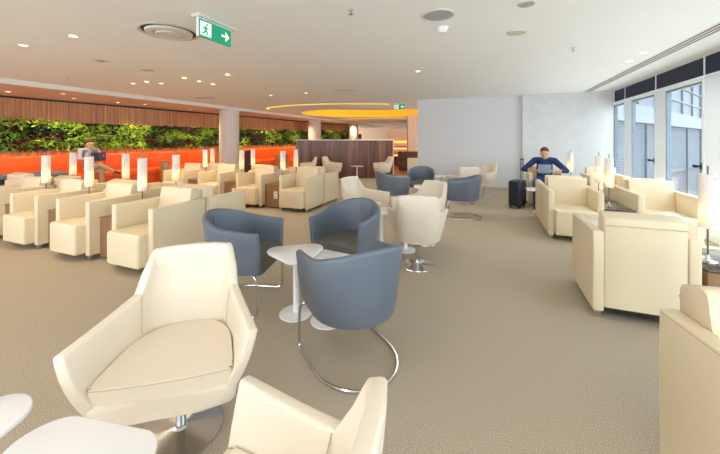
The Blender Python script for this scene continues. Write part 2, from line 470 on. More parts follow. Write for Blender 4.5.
# dark low shelf box before the banquette at the left edge of the view
p = W(-6.75, 6.6); root = thing('open_side_box', 'low dark box with grey metal rim at left picture edge before the banquette', 'side table', (p.x, p.y, 0), GRZ)
bm = NB(); box(bm, -.5, .5, -.3, .3, .04, .66, .01, 2); obj('body', bm, mat('dark_violet_panel', (44, 34, 52), .5), root)
bm = NB(); box(bm, -.52, .52, -.32, .32, .66, .72, .008, 2); box(bm, .49, .53, -.32, -.27, 0, .7); box(bm, -.53, -.49, -.32, -.27, 0, .7); box(bm, -.52, .52, -.325, -.3, .47, .56)
obj('rim', bm, mat('rim_grey', (122, 128, 146), .4), root, smooth=False)
# dark timber cabinet past the column
p = G(6.6, 1.3); root = thing('dark_timber_cabinet', 'dark brown timber cabinet just right of the thick round column', 'cabinet', (p.x, p.y, 0), GRZ)
bm = NB(); box(bm, -.3, .3, -.25, .25, .05, .93, .01, 2); obj('body', bm, M['brownseat'], root)
bm = NB(); box(bm, -.27, -.01, -.262, -.25, .1, .88, .003, 1); obj('door', bm, M['brownseat'], root)
bm = NB(); box(bm, .01, .27, -.262, -.25, .1, .88, .003, 1); obj('door', bm, M['brownseat'], root)
bm = NB(); box(bm, -.32, .32, -.27, .27, .93, .96, .005, 2); obj('top', bm, M['partwood'], root)

# ------------------------------------------------------------------ curved partition and what lies past it
bm = NB(); RP = 6.5; pc = W(-.58, 11.75+RP); half = 16.0
ins = []
K = 40
root = thing('curved_partition', 'head-high curved dark timber partition with pale top rim', 'partition', W(-.55, 11.9), 0)
def arc(r, z, k): 
    a = R(-90-half+2*half*k/K); v = W(math.cos(a)*r, math.sin(a)*r); return Vector((pc.x+v.x, pc.y+v.y, z)) - root.location
rings = [[bm.verts.new(arc(r, z, k)) for k in range(K+1)] for r, z in ((RP, 0), (RP, 1.38), (RP-.16, 1.38), (RP-.16, 0))]
for j in range(4):
    a, b = rings[j], rings[(j+1) % 4]
    for k in range(K): bm.faces.new((a[k], a[k+1], b[k+1], b[k]))
for k in (0, K): bm.faces.new([rings[j][k] for j in range(4)])
obj('panelling', bm, M['partwood'], root, smooth=False)
bm = NB()
rings = [[bm.verts.new(arc(r, z, k)) for k in range(K+1)] for r, z in ((RP+.01, 1.38), (RP+.01, 1.41), (RP-.17, 1.41), (RP-.17, 1.38))]
for j in range(4):
    a, b = rings[j], rings[(j+1) % 4]
    for k in range(K): bm.faces.new((a[k], a[k+1], b[k+1], b[k]))
for k in (0, K): bm.faces.new([rings[j][k] for j in range(4)])
obj('top_rim', bm, M['powder'], root, smooth=False)
pe = arc(RP-.08, 0, K); bm = NB(); cyl(bm, .07, 0, 1.41, pe.x, pe.y, 20); obj('end_post', bm, mat('pale_timber_post', (206, 178, 150), .5), root)

# bar zone: timber floor, glowing shelves, brown lounge seats, cream post
def wframe(x, d): 
    p = W(x, d); return (p.x, p.y, 0), -YAW*-1
def wbox(name, x0, x1, d0, d1, z0, z1, m, parent=None, bev=0):
    bm = NB(); box(bm, x0, x1, d0, d1, z0, z1, bev, 2, Matrix.Rotation(YAW, 4, 'Z')); return obj(name, bm, m, parent, smooth=bool(bev))
o = wbox('floor_timber', 1.1, 4.2, 13.0, 21, 0, .012, M['woodfloor']); o['kind'] = 'structure'
root = thing('bar_shelving', 'glowing yellow back-bar shelving beyond the white wall end', 'shelving')
wbox('back_panel', 1.6, 3.6, 18.3, 18.5, 0, 2.0, M['creamwall'], root)
wbox('shelf', 1.6, 3.6, 18.0, 18.3, .98, 1.02, M['partwood'], root); wbox('shelf', 1.6, 3.6, 18.0, 18.3, .62, .66, M['partwood'], root)
wbox('light_strip', 1.6, 3.6, 18.25, 18.29, 1.26, 1.30, M['led'], root); wbox('light_strip', 1.6, 3.6, 18.25, 18.29, .9, .93, M['led'], root)
wbox('light_strip', 1.6, 3.6, 18.25, 18.29, .52, .55, M['led'], root); wbox('counter', 1.6, 3.6, 17.4, 17.9, 0, .5, M['partwood'], root)
root = thing('brown_banquette', 'dark brown leather booth seat beyond the partition end', 'sofa')
wbox('backrest', 1.75, 2.95, 14.9, 15.1, .3, .86, M['brownseat'], root, .04); wbox('seat', 1.75, 2.95, 14.35, 14.9, .12, .44, M['brownseat'], root, .04)
wbox('plinth', 1.8, 2.9, 14.4, 15.05, 0, .12, M['dark'], root)
o = wbox('column_cream', 2.3, 2.75, 15.6, 16.0, 0, CH, M['creamwall']); o['kind'] = 'structure'
o = wbox('wall_bar_side', 2.9, 5.5, 19.5, 19.7, 0, CH, M['creamwall']); o['kind'] = 'structure'
root = thing('cream_side_sofa', 'small cream seat just left of the white wall end, behind the grey tub chair', 'armchair')
wbox('seat', 1.62, 2.12, 10.5, 11.0, .05, .42, M['cream'], root, .03); wbox('backrest', 1.62, 2.12, 11.0, 11.15, .05, .78, M['cream'], root, .03)
wbox('picture_frame', -.12, .1, 20.0, 20.04, 1.45, 1.75, M['brownseat']).hide_render = False
o = bpy.data.objects['picture_frame']; tag(o, 'small dark square panel on the far column', 'sign')

# ------------------------------------------------------------------ furniture makers
def make_armchair():
    t = thing('box_armchair', '', 'armchair')
    bm = NB(); box(bm, -.252, .252, -.44, .16, .075, .425, .028, 4); obj('seat', bm, M['cream'], t)
    # backrest with a rolled top, leaning back slightly
    prof = [(.330, .09), (.336, .5), (.342, .74), (.340, .775), (.328, .792), (.29, .806), (.235, .823), (.205, .817), (.19, .787), (.175, .70), (.12, .42), (.10, .09)]
    bm = NB(); L_ = []
    xs = [-.253, -.245, -.1, .1, .245, .253]
    for x in xs:
        s = .985 if abs(x) > .25 else 1
        cyy, czz = .22, .46
        L_.append([bm.verts.new((x, cyy+(y-cyy)*(s if s == 1 else .95), czz+(z-czz)*s)) for y, z in catmull([(y, z, 0) for y, z in prof], 3) for y, z in [(y, z)]] if False else
                  [bm.verts.new((x, cyy+(p.x-cyy)*(1 if s == 1 else .94), czz+(p.y-czz)*s)) for p in catmull([(y, z, 0) for y, z in prof], 3)])
    m_ = len(L_[0])
    for a, b in zip(L_, L_[1:]):
        for k in range(m_): bm.faces.new((a[k], a[(k+1) % m_], b[(k+1) % m_], b[k]))
    bm.faces.new(L_[0][::-1]); bm.faces.new(L_[-1])
    bk = obj('backrest', bm, M['cream'], t, angle=50)
    bm = NB(); tube(bm, [(-.25, .346, .735), (.25, .346, .735)], .003, 6); obj('piping', bm, M['seam'], bk)
    for s in (-1, 1):
        bm = NB(); box(bm, s*.292-.037, s*.292+.037, -.34, .34, .055, .685, .012, 3)
        ar = obj('armrest', bm, M['cream'], t)
        bm = NB(); x = s*.3292
        tube(bm, [(x, -.325, .07), (x, -.325, .67), (x, .325, .67), (x, .325, .07)], .0022, 5); obj('piping', bm, M['seam'], ar)
        for y in (-.30, .30):
            bm = NB(); box(bm, s*.29-.022, s*.29+.022, y-.022, y+.022, 0, .058, .003, 1); obj('foot', bm, M['steel'], t)
    bm = NB(); box(bm, -.24, .24, -.3, .3, .05, .09); obj('base_rail', bm, M['dark'], t, smooth=False)
    return t
def make_cabinet(w):
    t = thing('side_cabinet', '', 'side table')
    bm = NB(); box(bm, -w/2, w/2, -.24, .26, .02, .475, .003, 1); obj('body', bm, M['cab'], t, smooth=False)
    bm = NB(); box(bm, -w/2, w/2, -.25, .27, .475, .49, .003, 1); obj('top', bm, M['cab'], t, smooth=False)
    bm = NB(); box(bm, -w/2+.03, w/2-.03, -.2, .22, 0, .02); obj('plinth', bm, M['dark'], t, smooth=False)
    bm = NB(); box(bm, .015, .105, -.248, -.24, .2, .35, .004, 2); pl = obj('socket_plate', bm, M['plate'], t)
    bm = NB()
    for z in (.24, .31):
        for dx in (.042, .078): box(bm, dx-.004, dx+.004, -.252, -.247, z-.012, z+.012)
    obj('socket', bm, M['dark'], pl, smooth=False)
    return t
LZ = .49
def make_lamp():
    t = thing('table_lamp', '', 'lamp')
    bm = NB(); lathe(bm, [(.052, 0), (.055, .004), (.055, .012), (.02, .018), (.012, .05), (.009, .06)], 32); obj('base', bm, M['chrome'], t)
    bm = NB(); cyl(bm, .006, .05, .36, .0, .0, 12); cyl(bm, .006, .41, .735, .0, .0, 12); obj('pole', bm, M['pole'], t)
    bm = NB(); seg = 40; a = []; 
    for z in (.265, .675): a.append([bm.verts.new((.052*math.cos(2*PI*k/seg), .052*math.sin(2*PI*k/seg), z)) for k in range(seg)])
    for k in range(seg): bm.faces.new((a[0][k], a[0][(k+1) % seg], a[1][(k+1) % seg], a[1][k]))
    sh = obj('lamp_shade', bm, M['shade'], t)
    bm = NB()
    for z in (.30, .64):
        for q in (-1.2, 1.9):
            d = Vector((math.cos(q), math.sin(q), 0)); tube(bm, [d*.0+Vector((0, 0, z)), d*.057+Vector((0, 0, z))], .0025, 6); tube(bm, [d*.052+Vector((0, 0, z)), d*.058+Vector((0, 0, z))], .006, 8)
    obj('shade_bracket', bm, M['steel'], sh)
    bm = NB(); bmesh.ops.create_uvsphere(bm, u_segments=16, v_segments=10, radius=.02); bmesh.ops.translate(bm, verts=bm.verts, vec=(.0, 0, .385)); obj('bulb', bm, M['bulb'], t)
    return t

def make_shell_chair():
    t = thing('swivel_shell_chair', '', 'armchair')
    # stations round the U: top point, bottom point
    st = [((.372, -.27, .585), (.262, -.265, .32)), ((.342, -.17, .592), (.262, -.16, .315)), ((.288, -.01, .612), (.255, -.02, .31)), ((.246, .125, .63), (.205, .10, .31)),
          ((.232, .185, .715), (.185, .145, .31)), ((.202, .262, .812), (.155, .165, .31)), ((.1, .282, .818), (.08, .185, .31)), ((0, .286, .82), (0, .19, .31))]
    st = st + [((-a[0], a[1], a[2]), (-b[0], b[1], b[2])) for a, b in st[-2::-1]]
    bm = NB(); NR = 7; rows = []
    for a, b in st:
        a, b = Vector(a), Vector(b); col = []
        for j in range(NR):
            f = j/(NR-1); p = b.lerp(a, f); bul = .03*math.sin(PI*f)
            o_ = Vector((p.x, p.y-.0, 0)); 
            if o_.length > 0: p += o_.normalized()*bul*(.6)
            col.append(bm.verts.new(p))
        rows.append(col)
    for a, b in zip(rows, rows[1:]):
        for j in range(NR-1): bm.faces.new((a[j], b[j], b[j+1], a[j+1]))
    bmesh.ops.recalc_face_normals(bm, faces=bm.faces)
    # make normals point outward
    f0 = max(bm.faces, key=lambda f: f.calc_center_median().y)
    if f0.normal.y < 0: bmesh.ops.reverse_faces(bm, faces=bm.faces)
    bm = bake(bm, [('SOLIDIFY', dict(thickness=.046, offset=-1, use_even_offset=True)), ('BEVEL', dict(width=.012, segments=3, limit_method='ANGLE', angle_limit=R(50)))])
    sh = obj('shell', bm, M['shell'], t, angle=40)
    # underside pan with front lip
    bm = NB(); poly = [(.258, -.27), (.26, -.14), (.25, -.02), (.2, .10), (.15, .16), (0, .185), (-.15, .16), (-.2, .10), (-.25, -.02), (-.26, -.14), (-.258, -.27), (0, -.285)]
    poly = [(p.x, p.y) for p in catmull([(x, y, 0) for x, y in poly], 4, True)]
    prism(bm, poly, .292, .372, .016); obj('seat_pan', bm, M['shell'], t, angle=60)
    # cushion, straight in front and rounded behind
    poly = [(-.235, -.262), (0, -.275), (.235, -.262), (.258, -.235), (.245, -.12), (.205, .05), (.12, .15), (0, .175), (-.12, .15), (-.205, .05), (-.245, -.12), (-.258, -.235)]
    poly = [(p.x, p.y) for p in catmull([(x, y, 0) for x, y in poly], 5, True)]
    bm = NB(); prism(bm, poly, .362, .435, .014)
    cu = obj('seat_cushion', bm, M['shell'], t, angle=60)
    bm = NB(); pp = [(x*.999, y*.999, .428) for x, y in poly]; tube(bm, pp+[pp[0]], .0022, 5); obj('piping', bm, M['seam'], cu)
    # seams from shoulder to seat on the inside of the shell
    for s in (-1, 1):
        bm = NB(); tube(bm, [(s*.204, .108, .622), (s*.196, .09, .54), (s*.192, .075, .45)], .002, 5)
        obj('seam', bm, M['seam'], sh)
    bm = NB(); cyl(bm, .022, .02, .29, 0, 0, 24); cyl(bm, .03, .2, .29, 0, 0, 24); obj('column', bm, M['chrome'], t)
    bm = NB(); lathe(bm, [(.185, 0), (.19, .003), (.188, .010), (.10, .016), (.035, .026), (.028, .035)], 48); obj('base_disc', bm, M['chrome'], t)
    return t

def make_tub():
    t = thing('tub_chair', '', 'armchair')
    def plan(u):      # u in -1..1 from right front round the back to left front
        a = u
        s = 1 if a < 0 else -1; v = 1-abs(a)      # v 0 at the fronts, 1 at the back
        if v < .28: return Vector((s*(.315+.012*v/.28), -.285+.285*v/.28, 0))
        q = (v-.28)/.72*PI/2
        return Vector((s*.327*math.cos(q), .325*math.sin(q), 0))
    bm = NB(); rows = []; K = 44
    for k in range(K+1):
        u = -1+2*k/K; p = plan(u); v = 1-abs(u)
        ztop = .665+.115*(3*v*v-2*v**3 if v < 1 else 1); zb = .32 if v > .1 else .32+.02*(1-v/.1)
        col = []
        for j in range(6):
            f = j/5; z = zb+(ztop-zb)*f; k_ = .86+.14*f**.75
            q = Vector((p.x*k_, p.y*(k_ if p.y > 0 else 1), z)); q.y += -.0+ (.02*f if p.y > 0 else 0)
            col.append(bm.verts.new(q))
        rows.append(col)
    for a, b in zip(rows, rows[1:]):
        for j in range(5): bm.faces.new((a[j], b[j], b[j+1], a[j+1]))
    bmesh.ops.recalc_face_normals(bm, faces=bm.faces)
    f0 = max(bm.faces, key=lambda f: f.calc_center_median().y)
    if f0.normal.y < 0: bmesh.ops.reverse_faces(bm, faces=bm.faces)
    bm = bake(bm, [('SOLIDIFY', dict(thickness=.048, offset=-1, use_even_offset=True)), ('BEVEL', dict(width=.02, segments=4, limit_method='ANGLE', angle_limit=R(50)))])
    sh = obj('tub_shell', bm, M['grey'], t, angle=50)
    bm = NB(); tube(bm, [(0, .266, .44), (0, .277, .6), (0, .288, .73)], .002, 5); obj('seam', bm, M['dark'], sh)
    poly = [(.25, -.29), (.262, -.2), (.262, -.02), (.22, .14), (.12, .23), (0, .255), (-.12, .23), (-.22, .14), (-.262, -.02), (-.262, -.2), (-.25, -.29), (0, -.295)]
    poly = [(p.x, p.y) for p in catmull([(x, y, 0) for x, y in poly], 4, True)]
    bm = NB(); prism(bm, poly, .35, .445, .022); obj('seat', bm, M['greyseat'], t, angle=60)
    bm = NB(); prism(bm, [(x*.96, y*.96) for x, y in poly], .325, .35, .006); obj('seat_pan', bm, M['grey'], t, angle=60)
    pts = [(.2, -.16, .325), (.255, -.225, .322), (.284, -.262, .28), (.287, -.272, .15), (.288, -.268, .045), (.288, -.235, .014), (.288, -.15, .011), (.288, 0, .011)]
    pts += [(.288*math.cos(a), .33*math.sin(a), .011) for a in [PI/2*k/6 for k in range(1, 6)]]
    pts += [(0, .332, .011)]
    pts += [(-x, y, z) for x, y, z in pts[-2::-1]]
    bm = NB(); tube(bm, catmull(pts, 4), .0105, 10); obj('sled_base', bm, M['chrome'], t)
    for ch in kids(t):
        ch.data.transform(Matrix.Diagonal((.94, .94, 1, 1)))
        for g in kids(ch): g.data.transform(Matrix.Diagonal((.94, .94, 1, 1)))
    return t

def rtri(r, seg=9, cr=.38):
    "rounded triangle outline"
    out = []; R0 = r*(1-cr); rr = r*cr
    for k in range(3):
        a = 2*PI*k/3 + PI/2; c = Vector((math.cos(a)*R0, math.sin(a)*R0))
        for j in range(seg+1):
            q = a - PI/3 + 2*PI/3*j/seg; out.append((c.x+rr*math.cos(q), c.y+rr*math.sin(q)))
    # bow the sides outwards
    return [(x*(1+.06*math.cos(3*(math.atan2(y, x)-PI/2)+PI)), y*(1+.06*math.cos(3*(math.atan2(y, x)-PI/2)+PI))) for x, y in out]
def make_table(h=.50, r=.262):
    t = thing('pedestal_table', '', 'table')
    bm = NB(); prism(bm, rtri(r), h-.02, h, .005); obj('tabletop', bm, M['white'], t, angle=50)
    bm = NB(); cyl(bm, .024, .01, h-.02, 0, 0, 24); obj('pedestal', bm, M['powder'], t)
    bm = NB(); lathe(bm, [(.13, 0), (.133, .003), (.131, .009), (.04, .014), (.026, .02)], 40); obj('base_disc', bm, M['powder'], t)
    return t

def place(proto, used, name, x, y, rz, label, group, z=0):
    if not used.get(name):
        used[name] = 1; proto.location = (x, y, z); proto.rotation_euler = (0, 0, rz); proto['label'] = label; proto['group'] = group; return proto
    return dup(proto, (x, y, z), rz, label, group)
used = {}
ARM = make_armchair(); CABS = {}; CAB = make_cabinet(.385); LAMP = make_lamp(); SHELL = make_shell_chair(); TUB = make_tub(); TAB = make_table()
def arm(x, y, rz, lab, g): return place(ARM, used, 'arm', x, y, rz, lab, g)
def lampat(x, y, lab, g, z=LZ):
    l = place(LAMP, used, 'lamp', x, y, random.uniform(-.5, .5), lab, g, z)
    ld = bpy.data.lights.get('lamp_bulb') or bpy.data.lights.new('lamp_bulb', 'POINT')
    ld.energy = 2.8; ld.color = (1, .62, .12); ld.shadow_soft_size = .024
    o = bpy.data.objects.new('bulb_light', ld); COL.objects.link(o); o.parent = l; o.location = (0, 0, .385)
    return l

# --- left block: rows A/B back to back, rows C/D back to back
nth = ['first', 'second', 'third', 'fourth']
gA = 'front row of cream box armchairs on the left'; gB = 'second row of cream box armchairs on the left, facing the plants'
gC = 'third row of cream box armchairs on the left'; gD = 'fourth row of cream box armchairs on the left'
XA = [-3.55-1.055*k for k in range(4)]; XC = [-3.55-1.09*k for k in range(4)]
XBk = [-3.55-1.36*k for k in range(4)]
desc = ['right-end chair', 'second chair from the right end', 'third chair from the right end', 'fourth from right end, by picture edge']
for k, x in enumerate(XA): arm(x, 2.67, 0, 'cream box armchair, %s in the nearest left row' % desc[k], gA)
for k, x in enumerate(XBk): arm(x, 3.372, PI, 'cream armchair back, %s of the row behind the nearest left row' % desc[k].split(',')[0].replace(' chair', ''), gB)
for k, x in enumerate(XC): arm(x, 5.76, 0, 'cream box armchair, %s in the farther left row facing us' % desc[k].split(',')[0], gC)
for k, x in enumerate(XBk[:3]): arm(x, 6.465, PI, 'cream box armchair seen from behind, %s of the farthest left row' % desc[k].split(',')[0].replace(' chair', ''), gD)
CAB['label'] = ''
def cab(x, y, rz, lab, g): return place(CAB, used, 'cab', x, y, rz, lab, g)
for k in range(3):
    x = XA[k]-.5275; xc = XC[k]-.545; nn = ['rightmost', 'middle', 'leftmost'][k]
    cab(x, 2.68, 0, '%s walnut side cabinet with white sockets between armchairs of nearest left row' % nn, 'walnut cabinets, nearest row')
    lampat([-4.07, -5.15, -6.19][k], 2.81, '%s lit white cylinder lamp standing in the nearest left armchair row' % nn, 'lamps of the nearest left row')
    cab(xc, 5.77, 0, '%s walnut side cabinet between armchairs of the farther left row facing us' % nn, 'walnut cabinets, farther row')
    lampat(xc+.045, 5.80, '%s lit white cylinder lamp standing in the farther left row facing us' % nn, 'lamps of the farther left row')
WCAB = make_cabinet(.68)
for k in range(3):
    x = XBk[k]-.68; nn = ['rightmost', 'middle', 'leftmost'][k]
    place(WCAB, used, 'wcab', x, 3.38, PI, '%s wide walnut cabinet in the row backing the nearest left row' % nn, 'wide walnut cabinets')
    lampat([-4.46, -5.62, -7.07][k], 3.60, '%s lit white cylinder lamp in the row behind the nearest left row' % nn, 'lamps of the second left row')
    place(WCAB, used, 'wcab', x, 6.47, PI, '%s wide walnut cabinet in the farthest left armchair row' % nn, 'wide walnut cabinets')
    lampat([-4.28, -5.55, -6.93][k], 6.66 if k < 2 else 6.69, '%s small lit cylinder lamp in the farthest left armchair row' % nn, 'lamps of the farthest left row')

# --- right block
gR = 'cream box armchairs by the windows'
arm(1.12, 5.61, 0, 'cream box armchair facing us, left of the two lamps, before the seated man', gR)
arm(1.12, 6.315, PI, 'cream box armchair facing the man, back to back with the one before it', gR)
arm(2.14, 5.61, 0, 'sunlit cream box armchair facing us beside the windows', gR)
arm(2.14, 6.315, PI, 'cream box armchair hidden behind the sunlit one by the windows', gR)
arm(1.095, 3.40, PI, 'large cream box armchair seen from behind in the right foreground', gR)
arm(2.32, 3.44, PI, 'cream box armchair seen from behind at right picture edge past the near lamp', gR)
arm(1.06, 1.49, R(10), 'cream box armchair cut by the bottom right corner of the picture', gR)
arm(1.12, 8.04, 0, 'cream box armchair in which the man in navy sits', gR)
arm(2.20, 8.04, 0, 'cream box armchair by the concrete wall, right of the farthest window lamp', gR)
def gtable(x, y, rz, lab, w=.34, top='glosstop'):
    t = thing('side_table', lab, 'side table', (x, y, 0), rz, 'dark side tables by the windows')
    bm = NB(); box(bm, -w/2, w/2, -.3, .3, .02, .445, .003, 1); obj('body', bm, M['cab'], t, smooth=False)
    bm = NB(); box(bm, -w/2-.005, w/2+.005, -.31, .31, .445, .465, .004, 2); obj('top', bm, M[top], t)
    bm = NB(); box(bm, -w/2+.03, w/2-.03, -.27, .27, 0, .02); obj('plinth', bm, M['dark'], t, smooth=False)
    return t
gtable(1.63, 5.62, 0, 'dark glossy side table holding the nearer of the paired lamps')
gtable(1.63, 6.28, 0, 'dark glossy side table holding the farther of the paired lamps')
gtable(1.72, 3.40, 0, 'dark glossy side table under the largest lamp at the right', .50)
gtable(1.66, 8.04, 0, 'dark glossy side table right of the man in navy')
lampat(1.555, 3.28, 'largest lit white cylinder lamp, at the right picture edge', 'lamps by the windows', .465)
lampat(1.58, 5.55, 'nearer, right-hand lamp of the pair behind the window armchairs', 'lamps by the windows', .465)
lampat(1.63, 6.20, 'farther, left-hand lamp of the pair behind the window armchairs', 'lamps by the windows', .465)
lampat(1.58, 7.88, 'farthest lit lamp by the windows, just right of the man in navy', 'lamps by the windows', .465)

# --- white tables
gT = 'white pedestal tables'
def tab(x, d, rz, lab, z=0):
    p = W(x, d); return place(TAB, used, 'tab', p.x, p.y, rz+YAW, lab, gT, z)
tab(-.515, 2.62, R(75), 'white pedestal table between the three near grey tub chairs, left of the pair')
TAB2 = make_table(.475, .265)
def tab2(x, d, rz, lab):
    p = W(x, d); return place(TAB2, used, 'tab2', p.x, p.y, rz+YAW, lab, gT)
tab2(-.25, 2.52, R(30), 'white pedestal table mostly behind the nearest grey tub chair, right of the pair')
tab2(-.845, .89, R(49), 'white table with rounded corners in the bottom left foreground, right-hand one')
tab(-1.28, .93, R(-31), 'white table at the very bottom left corner of the picture')
tab(.28, 4.18, R(40), 'white table left of the nearer swivel chair seen from behind')
tab2(.58, 4.12, R(0), 'white table right behind the swivel chair seen from behind')
tab(1.22, 6.30, R(20), 'small white table before the grey tub chair facing us at centre')
tab(2.02, 8.1, R(0), 'small white table before the plain white wall')
tab(-.10, 11.2, R(0), 'small white round-edged table before the curved timber partition')
def low(x, y, lab):
    t = thing('low_table', lab, 'table', (x, y, 0), 0, 'low white tables between window armchairs')
    bm = NB(); box(bm, -.27, .27, -.22, .22, .42, .445, .008, 2); obj('tabletop', bm, M['white'], t)
    bm = NB(); cyl(bm, .022, .01, .42, 0, 0, 20); obj('pedestal', bm, M['powder'], t)
    bm = NB(); lathe(bm, [(.15, 0), (.15, .008), (.03, .014)], 32); obj('base_disc', bm, M['powder'], t)
low(1.25, 4.44, 'low white table between the big armchair seen from behind and the one facing it')
low(.96, 7.15, 'low white table before the knees of the man in navy')

# --- grey tub chairs
gG = 'slate grey tub chairs'
def tub(x, d, f, lab): p = W(x, d); return place(TUB, used, 'tub', p.x, p.y, face(*f), lab, gG)
tub(-.045, 2.09, (-.5, .87), 'slate grey tub chair nearest to us, seen from behind on a chrome loop base')
tub(-1.02, 2.83, (.993, -.12), 'slate grey tub chair facing right, behind the big cream swivel chair')
tub(-.11, 3.20, (-.477, -.88), 'slate grey tub chair facing us across the near white tables')
tub(.62, 6.50, (.93, .38), 'slate grey tub chair seen from the side, left of the small central table')
tub(1.42, 7.5, (-.2, -1), 'slate grey tub chair facing us at centre, before the end of the white wall')
tub(1.87, 5.9, (-.95, .3), 'slate grey tub chair facing left in front of the white wall')
# --- swivel shell chairs
gS = 'cream swivel shell chairs'
def shell(x, d, f, lab): p = W(x, d); return place(SHELL, used, 'shell', p.x, p.y, face(*f), lab, gS)
shell(-.862, 1.565, (.25, -.97), 'large cream swivel chair in the left foreground, seat facing us')
shell(-.24, .70, (-.953, .302), 'cream swivel chair cut by the bottom edge of the picture')
shell(.64, 3.62, (.15, .98), 'cream swivel chair at centre seen from behind on a chrome disc')
shell(.87, 4.45, (-.8, -.6), 'cream swivel chair facing left, just behind the one seen from behind')
shell(.03, 4.95, (.8, -.6), 'cream swivel chair left of centre facing right behind the grey tub chair')
shell(2.33, 7.2, (-.05, 1), 'cream swivel chair seen from behind past the right-hand grey tub chair')
shell(3.08, 8.1, (-.95, -.3), 'cream swivel chair seen in profile against the white wall')
shell(-1.0, 11.2, (.9, -.3), 'cream swivel chair facing right, left of the table at the partition')
shell(-1.75, 11.1, (-.9, -.2), 'leftmost small cream swivel chair before the curved partition')
shell(.82, 11.15, (-.95, -.25), 'cream swivel chair at the right end of the curved partition')

# ------------------------------------------------------------------ people
def cap(bm, a, b, ra, rb, n=10):
    a, b = Vector(a), Vector(b); k = max(2, int((b-a).length/.03))
    tube(bm, [a.lerp(b, i/k) for i in range(k+1)], [ra+(rb-ra)*i/k for i in range(k+1)], n)
    for p, r in ((a, ra), (b, rb)):
        g = bmesh.ops.create_icosphere(bm, subdivisions=2, radius=r); bmesh.ops.translate(bm, verts=g['verts'], vec=p)
def ell(bm, c, r, rot=None):
    g = bmesh.ops.create_icosphere(bm, subdivisions=3, radius=1)
    m = Matrix.Translation(c) @ (rot.to_4x4() if rot else Matrix()) @ Matrix.Diagonal((*r, 1))
    bmesh.ops.transform(bm, matrix=m, verts=g['verts'])
def solid(bm, vox=.009, sm=4):
    return bake(bm, [('REMESH', dict(mode='VOXEL', voxel_size=vox)), ('SMOOTH', dict(factor=.5, iterations=sm))])
def hand(bm, w, d, side, palm):
    "hand at wrist w pointing along d; palm = palm normal; side -1/1 chooses the thumb side"
    w, d, n = Vector(w), Vector(d).normalized(), Vector(palm).normalized(); s = d.cross(n).normalized()*side
    for k in range(4):
        o = (k-1.5)*.019; ln = (.068, .078, .074, .058)[k]
        b0 = w + d*.02 + s*o*.7; k0 = w + d*.085 + s*o
        cap(bm, b0, k0, .013, .010, 8)
        k1 = k0 + d*ln*.45 + n*.018; k2 = k1 + d*ln*.2 + n*ln*.42
        cap(bm, k0, k1, .0095, .0085, 8); cap(bm, k1, k2, .0085, .0075, 8)
    t0 = w + d*.025 - s*.022; t1 = w + d*.06 - s*.048 + n*.012; t2 = w+d*.09 - s*.045 + n*.03
    cap(bm, t0, t1, .012, .010, 8); cap(bm, t1, t2, .010, .008, 8)
def head(bm, c, pitch, yaw=0):
    rot = Matrix.Rotation(yaw, 3, 'Z') @ Matrix.Rotation(pitch, 3, 'X')
    c = Vector(c); P = lambda x, y, z: c + rot @ Vector((x*1.06, y*1.06, z*1.06))
    ell(bm, P(0, .012, .03), (.076, .095, .088), rot); ell(bm, P(0, -.02, -.045), (.056, .066, .066), rot)
    ell(bm, P(0, -.055, -.088), (.026, .022, .02), rot)
    cap(bm, P(0, -.088, .01), P(0, -.108, -.028), .009, .014, 8)
    for s in (-1, 1):
        ell(bm, P(s*.076, .01, -.012), (.009, .02, .032), rot); ell(bm, P(s*.032, -.078, .022), (.024, .012, .008), rot)
    ell(bm, P(0, -.086, -.052), (.026, .01, .007), rot); ell(bm, P(0, -.084, -.066), (.022, .01, .007), rot)
    return P, rot
